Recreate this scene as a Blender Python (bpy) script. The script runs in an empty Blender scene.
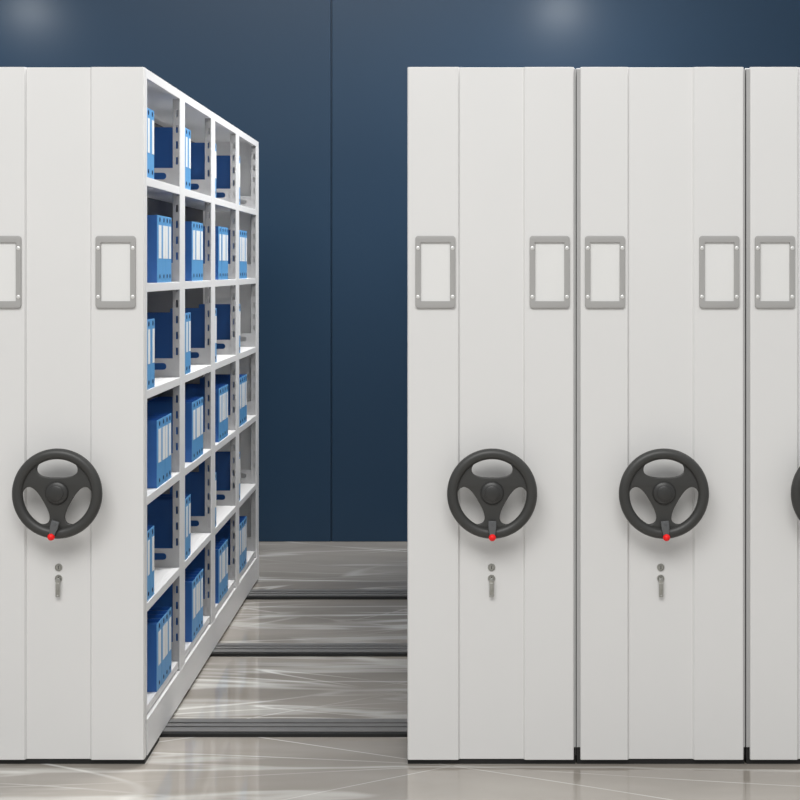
import bpy, bmesh, math, random
from mathutils import Matrix, Vector
C = bpy.context.scene
COL = C.collection
PI = math.pi
random.seed(4)

# ------------------------------------------------------------------ materials
def new_mat(name):
    m = bpy.data.materials.new(name); m.use_nodes = True
    nt = m.node_tree; b = nt.nodes['Principled BSDF']
    return m, nt, b

def paint(name, col, rough=0.45, metal=0.0, var=0.03, scale=6.0, coat=0.0, spec=0.5, bump=0.0):
    m, nt, b = new_mat(name)
    tc = nt.nodes.new('ShaderNodeTexCoord'); n = nt.nodes.new('ShaderNodeTexNoise')
    n.inputs['Scale'].default_value = scale; n.inputs['Detail'].default_value = 4
    nt.links.new(tc.outputs['Object'], n.inputs['Vector'])
    r = nt.nodes.new('ShaderNodeValToRGB')
    r.color_ramp.elements[0].color = tuple(c*(1-var) for c in col) + (1,)
    r.color_ramp.elements[1].color = tuple(min(1, c*(1+var)) for c in col) + (1,)
    r.color_ramp.elements[0].position = 0.3; r.color_ramp.elements[1].position = 0.7
    nt.links.new(n.outputs['Fac'], r.inputs['Fac'])
    nt.links.new(r.outputs['Color'], b.inputs['Base Color'])
    b.inputs['Roughness'].default_value = rough
    b.inputs['Metallic'].default_value = metal
    b.inputs['Coat Weight'].default_value = coat
    b.inputs['Specular IOR Level'].default_value = spec
    if bump:
        n2 = nt.nodes.new('ShaderNodeTexNoise'); n2.inputs['Scale'].default_value = 900
        nt.links.new(tc.outputs['Object'], n2.inputs['Vector'])
        bp = nt.nodes.new('ShaderNodeBump'); bp.inputs['Strength'].default_value = bump
        bp.inputs['Distance'].default_value = 0.0005
        nt.links.new(n2.outputs['Fac'], bp.inputs['Height']); nt.links.new(bp.outputs['Normal'], b.inputs['Normal'])
    return m

M_WHITE = paint('white_enamel', (0.752, 0.747, 0.737), 0.42, var=0.012, scale=2.0, spec=0.35)
M_SHELF = paint('shelf_enamel', (0.83, 0.83, 0.83), 0.42, var=0.012, scale=2.0, spec=0.35)
M_SHADED = paint('shaded_enamel', (0.43, 0.43, 0.435), 0.5, var=0.012, scale=2.0, spec=0.3)  # white enamel darkened: shade of the inner faces put into the colour
M_BLOCKER = paint('blocker_dark_grey', (0.18, 0.18, 0.19), 0.6, var=0.02, spec=0.2)  # dark grey carries the interior shade on the added light-blocking sheet
M_EDGE_SHADE = paint('edge_shade_grey', (0.42, 0.42, 0.415), 0.6, var=0.02, spec=0.2)  # grey stands for shade on panel edges facing a neighbour
M_FRAME = paint('label_frame_grey', (0.39, 0.385, 0.375), 0.45, var=0.02)
M_CARD = paint('card_white', (0.78, 0.778, 0.765), 0.5, var=0.01)
M_SCREW = paint('screw_pale', (0.8, 0.8, 0.78), 0.3, metal=0.4)
M_RUBBER = paint('wheel_black', (0.040, 0.040, 0.038), 0.42, var=0.08, spec=0.5, bump=0.3)
M_HUB = paint('hub_black', (0.034, 0.034, 0.033), 0.38, var=0.05)
M_HANDLE = paint('handle_grey', (0.13, 0.135, 0.14), 0.38, metal=0.3)
M_RED = paint('knob_red', (0.95, 0.002, 0.002), 0.5, var=0.01, coat=0.0)
M_CHROME = paint('lock_metal', (0.46, 0.46, 0.43), 0.28, metal=0.85, var=0.1, scale=60)
M_DARKSLOT = paint('keyway_dark', (0.05, 0.05, 0.05), 0.5)
M_COVER = paint('file_blue', (0.024, 0.125, 0.41), 0.45, var=0.03, scale=12)
M_SPINE_LIT = paint('file_spine_lit_blue', (0.125, 0.37, 0.70), 0.42, var=0.05, scale=14)  # file blue lightened: aisle light on the spines put into the colour
M_LABEL = paint('spine_label_white', (0.86, 0.87, 0.86), 0.55, var=0.02)
M_HOLE = paint('finger_hole_navy', (0.01, 0.03, 0.10), 0.4)
M_TRACK = paint('rail_grey', (0.165, 0.162, 0.160), 0.55, metal=0.0, var=0.05, scale=20)
M_BLACK = paint('rail_and_shadow_black', (0.008, 0.008, 0.008), 0.6)  # real black on the rails, painted shadow on the cabinets

def wall_material():
    m, nt, b = new_mat('wall_blue')
    tc = nt.nodes.new('ShaderNodeTexCoord'); n = nt.nodes.new('ShaderNodeTexNoise')
    n.inputs['Scale'].default_value = 0.5; n.inputs['Detail'].default_value = 2
    nt.links.new(tc.outputs['Object'], n.inputs['Vector'])
    r = nt.nodes.new('ShaderNodeValToRGB')
    r.color_ramp.elements[0].color = (0.0175, 0.0405, 0.076, 1)
    r.color_ramp.elements[1].color = (0.020, 0.046, 0.083, 1)
    nt.links.new(n.outputs['Fac'], r.inputs['Fac']); nt.links.new(r.outputs['Color'], b.inputs['Base Color'])
    b.inputs['Roughness'].default_value = 0.31
    b.inputs['Specular IOR Level'].default_value = 0.21
    return m
M_WALL = wall_material()

def marble():
    m, nt, b = new_mat('polished_grey_marble')
    N = nt.nodes.new; L = nt.links.new
    tc = N('ShaderNodeTexCoord')
    def mapping(scale, rot):
        mp = N('ShaderNodeMapping'); mp.inputs['Scale'].default_value = scale; mp.inputs['Rotation'].default_value = (0, 0, rot)
        L(tc.outputs['Object'], mp.inputs['Vector']); return mp
    def rotmap(rot, scale):
        a = mapping((1, 1, 1), rot)
        b_ = N('ShaderNodeMapping'); b_.inputs['Scale'].default_value = scale; L(a.outputs[0], b_.inputs['Vector']); return b_
    def noise(vec, s, det, dist=0.0):
        n = N('ShaderNodeTexNoise'); n.inputs['Scale'].default_value = s; n.inputs['Detail'].default_value = det
        n.inputs['Distortion'].default_value = dist
        L(vec.outputs[0], n.inputs['Vector']); return n
    def vein(vec, s, width, dist, amount, det=3):
        n = noise(vec, s, det, dist)
        a = N('ShaderNodeMath'); a.operation = 'SUBTRACT'; a.inputs[1].default_value = 0.5; L(n.outputs['Fac'], a.inputs[0])
        c = N('ShaderNodeMath'); c.operation = 'ABSOLUTE'; L(a.outputs[0], c.inputs[0])
        mr = N('ShaderNodeMapRange'); mr.inputs['From Min'].default_value = 0; mr.inputs['From Max'].default_value = width
        mr.inputs['To Min'].default_value = amount; mr.inputs['To Max'].default_value = 0; mr.interpolation_type = 'SMOOTHSTEP'
        L(c.outputs[0], mr.inputs['Value']); return mr
    base = noise(mapping((0.5, 1.5, 1), 0.25), 1.3, 7, 0.6)
    ramp = N('ShaderNodeValToRGB')
    e = ramp.color_ramp.elements
    e[0].position = 0.30; e[0].color = (0.270, 0.243, 0.210, 1)
    e[1].position = 0.72; e[1].color = (0.47, 0.435, 0.39, 1)
    L(base.outputs['Fac'], ramp.inputs['Fac'])
    v1 = vein(mapping((0.16, 1.3, 1), 0.0), 1.6, 0.026, 0.25, 0.38, 5)
    v2 = vein(rotmap(0.42, (0.14, 1.5, 1)), 0.8, 0.0045, 0.05, 0.85, 2)
    v3 = vein(rotmap(-0.55, (0.16, 1.3, 1)), 0.9, 0.0035, 0.05, 0.7, 2)
    v4 = vein(rotmap(-0.12, (0.10, 1.0, 1)), 1.3, 0.006, 0.1, 0.7, 3)
    mask = noise(mapping((1, 1, 1), 0), 0.9, 2)
    mm = N('ShaderNodeMapRange'); mm.inputs['From Min'].default_value = 0.40; mm.inputs['From Max'].default_value = 0.58
    L(mask.outputs['Fac'], mm.inputs['Value'])
    s0 = N('ShaderNodeMath'); s0.operation = 'MAXIMUM'; L(v2.outputs[0], s0.inputs[0]); L(v3.outputs[0], s0.inputs[1])
    s1 = N('ShaderNodeMath'); s1.operation = 'MAXIMUM'; L(s0.outputs[0], s1.inputs[0]); L(v4.outputs[0], s1.inputs[1])
    v5 = vein(rotmap(0.16, (0.13, 1.4, 1)), 1.15, 0.006, 0.06, 0.75, 3)
    s5 = N('ShaderNodeMath'); s5.operation = 'MAXIMUM'; L(s1.outputs[0], s5.inputs[0]); L(v5.outputs[0], s5.inputs[1]); s1 = s5
    s2 = N('ShaderNodeMath'); s2.operation = 'MULTIPLY'; L(s1.outputs[0], s2.inputs[0]); L(mm.outputs[0], s2.inputs[1])
    s3 = N('ShaderNodeMath'); s3.operation = 'ADD'; s3.use_clamp = True; L(s2.outputs[0], s3.inputs[0]); L(v1.outputs[0], s3.inputs[1])
    mix = N('ShaderNodeMix'); mix.data_type = 'RGBA'
    mix.inputs['B'].default_value = (0.86, 0.85, 0.81, 1)
    L(s3.outputs[0], mix.inputs['Factor']); L(ramp.outputs['Color'], mix.inputs['A'])
    L(mix.outputs['Result'], b.inputs['Base Color'])
    b.inputs['Roughness'].default_value = 0.045
    b.inputs['Specular IOR Level'].default_value = 1.0
    return m
M_FLOOR = marble()

# ------------------------------------------------------------------ mesh helpers
def box(bm, x0, x1, y0, y1, z0, z1):
    vs = [bm.verts.new(p) for p in ((x0,y0,z0),(x1,y0,z0),(x1,y1,z0),(x0,y1,z0),(x0,y0,z1),(x1,y0,z1),(x1,y1,z1),(x0,y1,z1))]
    for f in ((3,2,1,0),(4,5,6,7),(0,1,5,4),(1,2,6,5),(2,3,7,6),(3,0,4,7)):
        bm.faces.new([vs[i] for i in f])

def prism_z(bm, pts, z0, z1):
    a = [bm.verts.new((x, y, z0)) for x, y in pts]; b = [bm.verts.new((x, y, z1)) for x, y in pts]
    n = len(pts)
    bm.faces.new(a[::-1]); bm.faces.new(b)
    for i in range(n):
        j = (i+1) % n
        bm.faces.new((a[i], a[j], b[j], b[i]))

def lathe(bm, prof, seg=48, cx=0, cz=0):
    """profile of (radius, y): revolved about the Y axis through (cx, cz)"""
    rings = []
    for r, y in prof:
        if r < 1e-6: rings.append([bm.verts.new((cx, y, cz))])
        else: rings.append([bm.verts.new((cx + r*math.cos(2*PI*i/seg), y, cz + r*math.sin(2*PI*i/seg))) for i in range(seg)])
    for A, B in zip(rings, rings[1:]):
        for i in range(seg):
            j = (i+1) % seg
            if len(A) == 1 and len(B) == 1: continue
            if len(A) == 1: bm.faces.new((A[0], B[i], B[j]))
            elif len(B) == 1: bm.faces.new((A[i], B[0], A[j]))
            else: bm.faces.new((A[i], B[i], B[j], A[j]))

def plate_xz(bm, outer, holes, y0, y1, bevel=0.0, res=2):
    """flat plate in the XZ plane between y0 and y1 with holes"""
    cu = bpy.data.curves.new('tmp', 'CURVE'); cu.dimensions = '2D'; cu.fill_mode = 'BOTH'
    cu.extrude = max(1e-5, (y1-y0)/2 - bevel); cu.bevel_depth = bevel; cu.bevel_resolution = res; cu.offset = -bevel
    for loop in [outer] + list(holes):
        s = cu.splines.new('POLY'); s.points.add(len(loop)-1)
        for p, (x, z) in zip(s.points, loop): p.co = (x, z, 0, 1)
        s.use_cyclic_u = True
    o = bpy.data.objects.new('tmp', cu); COL.objects.link(o)
    dg = bpy.context.evaluated_depsgraph_get(); dg.update()
    me = bpy.data.meshes.new_from_object(o.evaluated_get(dg))
    # curve XY -> world XZ, extrusion z -> y
    mat = Matrix(((1,0,0,0),(0,0,-1,(y0+y1)/2),(0,1,0,0),(0,0,0,1)))
    me.transform(mat)
    t = bmesh.new(); t.from_mesh(me); bmesh.ops.remove_doubles(t, verts=t.verts, dist=1e-6)
    t.to_mesh(me); t.free()
    bm.from_mesh(me)
    bpy.data.objects.remove(o); bpy.data.curves.remove(cu); bpy.data.meshes.remove(me)

def rect(x0, x1, z0, z1): return [(x0,z0),(x1,z0),(x1,z1),(x0,z1)]
def rrect(x0, x1, z0, z1, r, n=6):
    out = []
    for cx, cz, a0 in ((x1-r,z0+r,-PI/2),(x1-r,z1-r,0),(x0+r,z1-r,PI/2),(x0+r,z0+r,PI)):
        for k in range(n+1):
            a = a0 + PI/2*k/n; out.append((cx+r*math.cos(a), cz+r*math.sin(a)))
    return out
def circ(cx, cz, r, n=48): return [(cx+r*math.cos(2*PI*i/n), cz+r*math.sin(2*PI*i/n)) for i in range(n)]

def obj(name, bm, m, parent=None, bevel=0.0, smooth=False, seg=2):
    bmesh.ops.recalc_face_normals(bm, faces=bm.faces)
    me = bpy.data.meshes.new(name); bm.to_mesh(me); bm.free()
    me.materials.append(m)
    if smooth:
        for p in me.polygons: p.use_smooth = True
    o = bpy.data.objects.new(name, me); COL.objects.link(o)
    if smooth:
        try: me.set_sharp_from_angle(angle=math.radians(38))
        except Exception: pass
    if bevel:
        md = o.modifiers.new('soft_edges', 'BEVEL'); md.width = bevel; md.segments = seg; md.limit_method = 'ANGLE'
        md.angle_limit = math.radians(40)
        md.harden_normals = True
    if parent: o.parent = parent
    return o

def thing(name, label, cat, loc=(0,0,0), group=None):
    o = bpy.data.objects.new(name, None); COL.objects.link(o); o.location = loc; o.empty_display_size = 0.1
    o['label'] = label; o['category'] = cat
    if group: o['group'] = group
    return o

def dup(root, loc, label):
    r = root.copy(); COL.objects.link(r); r.location = loc; r['label'] = label
    for ch in root.children:
        c = ch.copy(); COL.objects.link(c); c.parent = r
        for g in ch.children:
            d = g.copy(); COL.objects.link(d); d.parent = c
    return r

# ------------------------------------------------------------------ camera frame numbers
CAMZ = 1.65
# ------------------------------------------------------------------ setting
bm = bmesh.new(); box(bm, -9, 9, -9, 4.3, -0.1, 0)
fl = obj('floor', bm, M_FLOOR); fl['kind'] = 'structure'

WY = 4.09
bm = bmesh.new()
xs = [-9.0 + 0, -6.729, -3.729, -0.729, 2.271, 5.271, 9.0]
for a, b in zip(xs, xs[1:]):
    box(bm, a+0.004, b-0.004, WY, WY+0.1, 0, 5.0)
box(bm, -9, 9, WY+0.012, WY+0.13, 0, 5.0)
wl = obj('wall_back', bm, M_WALL, bevel=0.004); wl['kind'] = 'structure'

# ------------------------------------------------------------------ floor rails
def rail(y_front, label):
    t = thing('floor_rail', label, 'rail', (0.4, y_front, 0), 'floor rails crossing the aisle')
    x0, x1 = -2.9, 2.9
    bm = bmesh.new(); box(bm, x0, x1, 0, 0.165, 0, 0.0125)
    obj('rail_base', bm, M_BLACK, t, bevel=0.001)
    for a, b in ((0.018, 0.062), (0.078, 0.108), (0.124, 0.165)):
        bm = bmesh.new(); box(bm, x0, x1, a+(0.002 if a == 0 else 0), b, 0.0125, 0.0165)
        obj('track_strip', bm, M_TRACK, t, bevel=0.0008)
    return t
rail(0.298, 'wide dark grey floor rail nearest the camera, crossing the aisle in front')
rail(1.398, 'grey floor rail crossing the aisle, second from the front, between two others')
rail(2.50, 'thin-looking floor rail farthest back, closest to the blue wall')

# ------------------------------------------------------------------ cabinet
W = 0.560; H = W/2
Z0, ZT = 0.0171, 2.3195
YE = 2.965
SH = [1.957, 1.600, 1.241, 0.884, 0.526, 0.174]      # shelf top heights, top row first
LIP = 0.029
POSTS = [(0.030, 0.046)] + [(c-0.052, c+0.052) for c in (0.71, 1.445, 2.18)] + [(2.861, YE)]

def panel_mesh(dx, trim_l=0.0, trim_r=0.0):
    R = 0.1055; rc = 0.010; rb = 0.006
    L_ = -H+trim_l; R_ = H-trim_r
    pts = [(L_, 0.032), (L_, 0.010 if not trim_l else 0.003), (L_+0.003, 0.0), (dx-R-rb, 0.0), (dx-R, rc), (dx+R, rc), (dx+R+rb, 0.0), (R_-0.003, 0.0), (R_, 0.010 if not trim_r else 0.003), (R_, 0.032)]
    bm = bmesh.new(); prism_z(bm, pts, Z0, ZT)
    return bm

def make_cabinet(label):
    t = thing('mobile_cabinet', label, 'cabinet', (0,0,0), 'white mobile shelving cabinets')
    # front panel: chamfered edges, shallow recess down the middle
    bm = panel_mesh(0)
    obj('front_panel', bm, M_WHITE, t, bevel=0.0016)
    # top
    bm = bmesh.new()
    box(bm, -H+0.001, H-0.001, 0.030, YE, 2.3165, ZT)
    for s in (-1, 1):
        a, b = sorted((s*(H-0.001), s*(H-0.016)))
        box(bm, a, b, 0.030, YE, 2.288, 2.3165)
    obj('top_panel', bm, M_SHELF, t, bevel=0.001)
    # plinth
    bm = bmesh.new()
    for s in (-1, 1):
        a, b = sorted((s*(H+0.0012), s*(H-0.02)))
        box(bm, a, b, 0.046, YE, Z0, 0.1375)
    box(bm, -H+0.02, H-0.02, 0.046, YE, Z0+0.004, Z0+0.02)
    obj('plinth', bm, M_SHELF, t, bevel=0.001)
    # far end panel
    bm = bmesh.new(); box(bm, -H+0.003, H-0.003, YE-0.004, YE, Z0, 2.3165)
    obj('end_panel', bm, M_SHELF, t)
    # added sheet down the middle, blocks light leaking in from the far side
    bm = bmesh.new()
    for i in range(4):
        for k in range(6):
            zt = 2.288 if k == 0 else SH[k-1]-0.0032
            box(bm, -0.0015, 0.0015, POSTS[i][0]+0.004, POSTS[i+1][0]+0.002, SH[k]+0.0002, zt)
    obj('light_blocker', bm, M_BLOCKER, t)
    # black strip painted in as the shadow under the front edge
    bm = bmesh.new(); box(bm, -H+0.001, H-0.001, 0.013, 0.26, 0.0002, Z0)
    obj('floor_shadow_strip', bm, M_BLACK, t)
    # slotted uprights
    for i, (y0, y1) in enumerate(POSTS):
        for s in (-1, 1):
            bm = bmesh.new()
            a, b = sorted((s*H, s*(H-0.0025)))
            zb = 0.1375
            box(bm, a, b, y0, y1-0.0045 if i == 4 else y1, zb, 2.288)
            if i > 0:
                a, b = sorted((s*(H-0.0025), s*(H-0.0275)))
                sl = []
                k0, k1 = sorted((s*(H-0.0068), s*(H-0.0158)))
                for r in range(36):
                    zc = SH[5] + 0.030 + 0.0597*r
                    sl.append(rrect(k0, k1, zc-0.014, zc+0.014, 0.0015, 2))
                plate_xz(bm, rect(a, b, zb, 2.288), sl, y0, y0+0.002)
                if i < 4: plate_xz(bm, rect(a, b, zb, 2.288), sl, y1-0.002, y1)
            if i == 4: box(bm, a, b, y0+0.010, y0+0.012, zb, 2.288)  # plate added behind the last slots to keep them dark
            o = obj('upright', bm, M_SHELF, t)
            o.data.materials.append(M_SHADED)
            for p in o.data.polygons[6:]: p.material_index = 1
    # shelves and oval-holed side brackets
    for z in SH:
        for i in range(4):
            ya = POSTS[i][1]; yb = POSTS[i+1][0]
            y_in0 = ya - (0.05 if i else 0.0); y_in1 = yb + (0.05 if i < 3 else 0.09)
            bm = bmesh.new()
            box(bm, -H+0.0285, H-0.0285, y_in0+0.001, y_in1-0.001, z-0.003, z)
            for s in (-1, 1):
                a, b = sorted((s*(H-(0.007 if z == SH[5] else 0.001)), s*(H-0.016)))
                box(bm, a, b, ya, yb, z-LIP, z)
                a, b = sorted((s*(H-0.016), s*(H-0.0285)))
                box(bm, a, b, ya, yb, z-0.003, z)
            obj('shelf', bm, M_SHELF, t, bevel=0.0012)
            # bracket at the far end of the bay
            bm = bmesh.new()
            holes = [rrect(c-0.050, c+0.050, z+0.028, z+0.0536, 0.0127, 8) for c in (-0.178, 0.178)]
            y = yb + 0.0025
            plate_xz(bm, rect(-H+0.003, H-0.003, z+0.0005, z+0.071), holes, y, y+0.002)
            obj('side_bracket', bm, M_SHADED, t)
    # card frames
    for s, cx in ((-1, -0.187), (1, 0.1925)):
        z0, z1 = 1.5184, 1.7585; w = 0.0663
        bm = bmesh.new()
        plate_xz(bm, rrect(cx-w, cx+w, z0, z1, 0.010), [rect(cx-0.0487, cx+0.0487, z0+0.0235, z1-0.0225)], -0.008, 0.0, bevel=0.0015)
        f = obj('card_frame', bm, M_FRAME, t, smooth=True)
        bm = bmesh.new(); box(bm, cx-0.052, cx+0.052, -0.0012, 0.0003, z0+0.02, z1-0.019)
        obj('card', bm, M_CARD, f)
        for sx in (-1, 1):
            for zz in (z0+0.0375, z1-0.041):
                bm = bmesh.new(); lathe(bm, [(0, -0.0100), (0.004, -0.0098), (0.006, -0.009), (0.0066, -0.0078)], 20, cx+sx*0.0575, zz)
                obj('screw', bm, M_SCREW, f, smooth=True)
    # handwheel
    wz = 0.912; wy = -0.066
    bm = bmesh.new()
    prof = []
    for k in range(25):
        a = 2*PI*k/24
        prof.append((0.1303+0.0178*math.cos(a), wy+0.0175*math.sin(a)))
    lathe(bm, prof[:-1]+[prof[0]], 96, 0, wz)
    bmesh.ops.remove_doubles(bm, verts=bm.verts, dist=1e-6)
    holes = []
    for k in range(3):
        a = PI/2 + k*2*PI/3; lp = []
        for q in range(56):
            u = 2*PI*q/56; n = 2/2.25
            ex = 0.067*math.copysign(abs(math.cos(u))**n, math.cos(u)); ez = 0.0325*math.copysign(abs(math.sin(u))**n, math.sin(u))
            ez += 0.006 - 2.2*ex*ex if ez > 0 else 0.003 - 1.2*ex*ex
            rr = 0.0815 + ez; tx = ex
            lp.append((tx*math.sin(a)+rr*math.cos(a), wz - tx*math.cos(a)+rr*math.sin(a)))
        holes.append(lp)
    plate_xz(bm, circ(0, wz, 0.122, 96), holes, wy-0.004, wy+0.011, bevel=0.003, res=3)
    wh = obj('handwheel', bm, M_RUBBER, t, smooth=True)
    bm = bmesh.new()
    lathe(bm, [(0.0, wy-0.019), (0.0215, wy-0.019), (0.0238, wy-0.0175), (0.0243, wy-0.015), (0.0258, wy-0.0145), (0.0335, wy-0.0125), (0.0372, wy-0.009), (0.0385, wy-0.003), (0.040, wy+0.002), (0.040, wy+0.006)], 64, 0, wz+0.0028)
    obj('hub_cap', bm, M_HUB, wh, smooth=True)
    bm = bmesh.new(); lathe(bm, [(0.030, wy+0.004), (0.022, wy+0.02), (0.020, 0.012), (0.034, 0.0115), (0.034, 0.0125)], 48, 0, wz)
    obj('wheel_shaft', bm, M_HUB, wh, smooth=True)
    # folding crank handle, pivoted at its upper end
    bm = bmesh.new()
    out = [(-0.0125, 0.004), (0.0125, 0.004), (0.0128, -0.020), (0.0105, -0.030), (0.0085, -0.045), (0.006, -0.051), (-0.006, -0.051), (-0.0085, -0.045), (-0.0105, -0.030), (-0.0128, -0.020)]
    plate_xz(bm, out, [], -0.007, 0.003, bevel=0.0018)
    lathe(bm, [(0.006, 0.008), (0.006, -0.006), (0.0045, -0.0085), (0, -0.0085)], 24, 0, -0.006)
    hd = obj('crank_handle', bm, M_HANDLE, wh, smooth=True)
    hd.location = (0, wy-0.020, wz-0.0905)
    bm = bmesh.new(); bmesh.ops.create_uvsphere(bm, u_segments=32, v_segments=20, radius=0.0118)
    bmesh.ops.translate(bm, verts=bm.verts, vec=(0, -0.004, -0.0495))
    kn = obj('crank_knob', bm, M_RED, wh, smooth=True); kn['label'] = 'round red knob'
    kn.location = hd.location
    # locks
    for zz in (0.6555, 0.6185):
        bm = bmesh.new()
        lathe(bm, [(0.0125, 0.0125), (0.0125, 0.008), (0.0115, 0.006), (0.0100, 0.006), (0.0095, 0.0085), (0.0085, 0.0085), (0.008, 0.0055), (0.0, 0.0055)], 32, 0, zz)
        lk = obj('lock', bm, M_CHROME, t, smooth=True)
        bm = bmesh.new(); box(bm, -0.0012, 0.0012, 0.0048, 0.0058, zz-0.0055, zz+0.0055)
        obj('keyway', bm, M_DARKSLOT, lk)
    bm = bmesh.new()
    plate_xz(bm, rrect(-0.0072, 0.0072, 0.5585, 0.606, 0.002), [rrect(-0.004, 0.004, 0.5625, 0.5665, 0.001, 3)], -0.004, 0.000, bevel=0.0008)
    plate_xz(bm, circ(0, 0.612, 0.0085, 28), [], -0.003, 0.006, bevel=0.001)
    for sx in (-0.0034, 0.0034): box(bm, sx-0.0011, sx+0.0011, -0.0052, -0.003, 0.570, 0.594)
    obj('key', bm, M_CHROME, t, smooth=True)
    return t

XC = [-1.3023, 0.1316, 0.6947, 1.2588]
cab = make_cabinet('white mobile cabinet left of the aisle, its open side showing shelves of blue files')
cab.location = (XC[0], 0, 0)
cabs = [cab,
    dup(cab, (XC[1], 0, 0), 'closed white mobile cabinet right beside the aisle, first of the three pushed together'),
    dup(cab, (XC[2], 0, 0), 'closed white mobile cabinet in the middle of the three pushed together'),
    dup(cab, (XC[3], 0, 0), 'closed white cabinet cut off by the picture edge, only a sliver of its handwheel showing')]
# the open cabinet's trim sits a few millimetres off the others'
for ch in cabs[0].children:
    k = ch.name.split('.')[0]
    if k == 'front_panel':
        bm = panel_mesh(-0.007); bmesh.ops.recalc_face_normals(bm, faces=bm.faces)
        me = bpy.data.meshes.new('front_panel'); bm.to_mesh(me); bm.free(); me.materials.append(M_WHITE); ch.data = me
    elif k in ('card_frame', 'lock', 'key'): ch.location.x = -0.007
    elif k == 'handwheel': ch.location.x = 0.008
for n, c in enumerate(cabs[1:]):
    tl, tr = (0.0, 0.0065) if n == 0 else (0.0122, 0.0055)
    for ch in c.children:
        if ch.name.split('.')[0] == 'front_panel':
            bm = panel_mesh(0, tl, tr); bmesh.ops.recalc_face_normals(bm, faces=bm.faces)
            me = bpy.data.meshes.new('front_panel'); bm.to_mesh(me); bm.free(); me.materials.append(M_WHITE); ch.data = me
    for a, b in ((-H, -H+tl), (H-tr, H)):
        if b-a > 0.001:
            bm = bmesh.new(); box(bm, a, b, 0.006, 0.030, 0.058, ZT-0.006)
            obj('edge_shade_strip', bm, M_EDGE_SHADE, c)  # grey strip painted in for the shaded panel edge
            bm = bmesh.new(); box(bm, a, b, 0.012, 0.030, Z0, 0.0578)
            obj('edge_shade_foot', bm, M_BLACK, c)  # black piece painted in for the dark gap below the strip
for c, ang in zip(cabs, (16, 0, -6, 0)):
    for ch in c.children:
        for g in ch.children:
            if g.name.startswith('crank_'):
                g.rotation_euler = (0, math.radians(ang), 0)

# ------------------------------------------------------------------ box files
FH, FD = 0.236, 0.19
XS = XC[0] + H - 0.005           # plane of the spines
def make_file(w, l0, l1):
    """origin: bottom front-lower corner of the spine nearest the camera; extends -X and +Y"""
    t = thing('box_file', 'x', 'box file', (0,0,0), 'blue box files')
    g = 0.0008; th = 0.002
    bm = bmesh.new()
    # two covers, back, floor and inner tray: open-topped case
    box(bm, -FD, -0.002, g, g+th, 0, FH)
    box(bm, -FD, -0.002, w-g-th, w-g, 0, FH)
    box(bm, -FD+0.003, -0.008, g+th, w-g-th, 0.001, 0.004)
    box(bm, -FD+0.003, -0.008, g+th, w-g-th, FH-0.016, FH-0.012)
    box(bm, -FD, -FD+0.003, g+th, w-g-th, 0, FH)
    obj('case', bm, M_COVER, t)
    bm = bmesh.new(); box(bm, -0.002, 0, g, w-g, 0, FH)
    sp = obj('spine', bm, M_SPINE_LIT, t, bevel=0.0008)
    bm = bmesh.new(); box(bm, 0, 0.0008, l0, l1, 0.085, 0.202)
    obj('spine_label', bm, M_LABEL, t)
    for zz, r in ((0.2215, 0.0085), (0.022, 0.0075)):
        bm = bmesh.new(); 
        ring = bmesh.new(); ring.free()
        plate = []
        # ring lies in the YZ plane: lathe about Y, then turn
        lathe(bm, [(r, 0.0), (r, -0.0012), (r*0.45, -0.0012), (r*0.45, 0.0), (r, 0.0)], 20, 0, 0)
        bmesh.ops.rotate(bm, verts=bm.verts, cent=(0,0,0), matrix=Matrix.Rotation(PI/2, 3, 'Z'))
        bmesh.ops.translate(bm, verts=bm.verts, vec=(0, w/2, zz))
        obj('finger_ring', bm, M_HOLE, t)
    return t
U = 0.01345*5
edges = [0, 1.28, 2.24, 3.10, 4.04]
labs = [(0.36, 1.04), (1.54, 2.19), (2.27, 2.86), (3.30, 3.88)]
protos4 = [make_file((b-a)*U, (l0-a)*U, (l1-a)*U) for a, b, (l0, l1) in zip(edges, edges[1:], labs)]
protos2 = [make_file(0.067, 0.022, 0.054), make_file(0.067, 0.028, 0.062)]
used = set()
ORD = ['first', 'second', 'third', 'last']
ROWN = ['top', 'second', 'third', 'fourth', 'fifth', 'bottom']
BAYN = ['front bay', 'second bay', 'third bay', 'farthest bay']
G4 = [1.0486, 1.189, 1.3255, 1.4530]
G2 = [1.0125, 1.1580, 1.3000, 1.4470]
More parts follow.
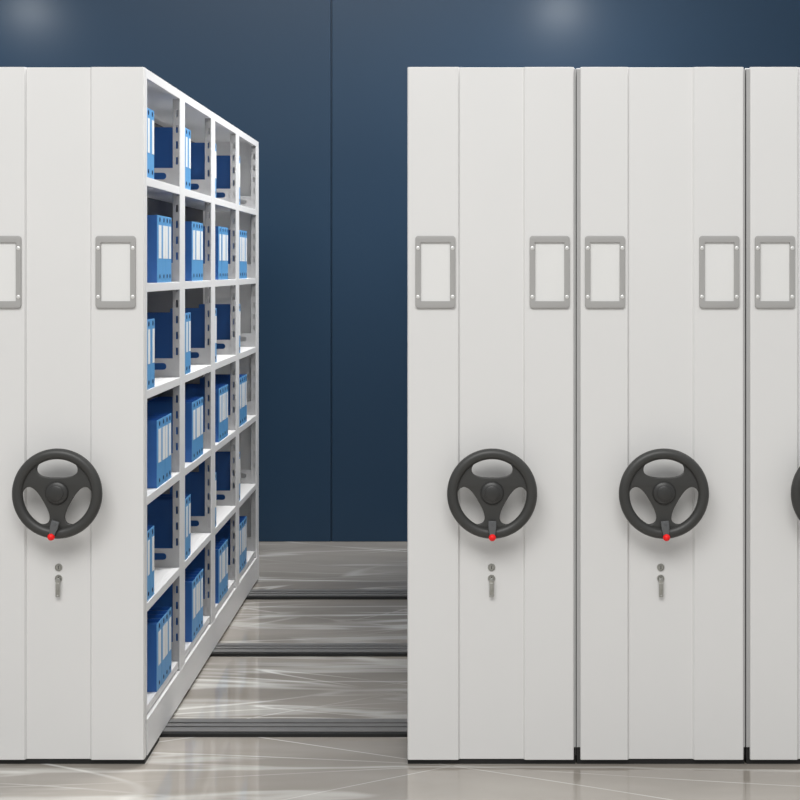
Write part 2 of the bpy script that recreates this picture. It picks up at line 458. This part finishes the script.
for r, z in enumerate(SH):
    for b in range(4):
        if r % 2: protos, y = protos4, 5*(G4[b]-1)
        else:     protos, y = protos2, 5*(G2[b]-1)
        offs = [e*U for e in edges[:4]] if r % 2 else [0, 0.067]
        if r % 2 == 0 and b >= 2: protos = protos2[1:]; offs = [0]
        for k, (p, dy) in enumerate(zip(protos, offs)):
            nm = (ORD[k] if r % 2 else ('nearer', 'farther')[k])
            x = XS + random.uniform(-0.0012, 0.0012)
            look = 'of four' if r % 2 else 'of two'
            if len(protos) == 1: nm, look = 'standing', 'alone'
            lab = f'blue box file, white spine label, {nm} {look}, {ROWN[r]} shelf, {BAYN[b]}'
            loc = (x, y+dy, z+0.0004)
            if id(p) in used: dup(p, loc, lab)
            else:
                p.location = loc; p['label'] = lab; used.add(id(p))

# ------------------------------------------------------------------ light
wd = bpy.data.worlds.new('room_light'); C.world = wd; wd.use_nodes = True
bg = wd.node_tree.nodes['Background']; bg.inputs['Color'].default_value = (0.97, 0.985, 1.0, 1); bg.inputs['Strength'].default_value = 0.49

def area(name, loc, target, sx, sy, power, col=(1,1,1), shape='RECTANGLE', spread=180):
    l = bpy.data.lights.new(name, 'AREA'); l.shape = shape; l.size = sx; l.size_y = sy; l.energy = power; l.color = col
    l.spread = math.radians(spread)
    o = bpy.data.objects.new(name, l); COL.objects.link(o); o.location = loc
    o.rotation_euler = (Vector(target)-Vector(loc)).to_track_quat('-Z', 'Y').to_euler()
    return o
area('ceiling_softbox_light', (-1.0, -5.4, 6.4), (0.2, 0, 0.8), 6.5, 3.0, 395, (1, 0.992, 0.975))
area('aisle_ceiling_light', (2.4, 0.9, 4.0), (-1.2, 1.2, 0.7), 2.0, 2.6, 45, (1, 1, 1), spread=120)
area('aisle_fill_light', (0.75, 1.7, 5.9), (-0.75, 1.5, 0.6), 1.3, 3.0, 104, (1, 0.99, 0.975), spread=90)  # added fill without a fixture, brightens aisle floor and lower shelves
for x in (-2.85, 0.73):
    area('wall_downlight', (x, 3.0, 3.42), (x, 3.4, 0), 0.22, 0.22, 14, (0.95, 0.98, 1.0), 'DISK')

# ------------------------------------------------------------------ camera
cd = bpy.data.cameras.new('camera'); cam = bpy.data.objects.new('camera', cd); COL.objects.link(cam)
cam.location = (0, -5, CAMZ); cam.rotation_euler = (PI/2, 0, 0)
cd.sensor_width = 36; cd.lens = 1505/800*36
cd.shift_x = -(452-400)/800; cd.shift_y = -(400-268.5)/800
C.camera = cam
C.view_settings.view_transform = 'Standard'
C.view_settings.look = 'None'
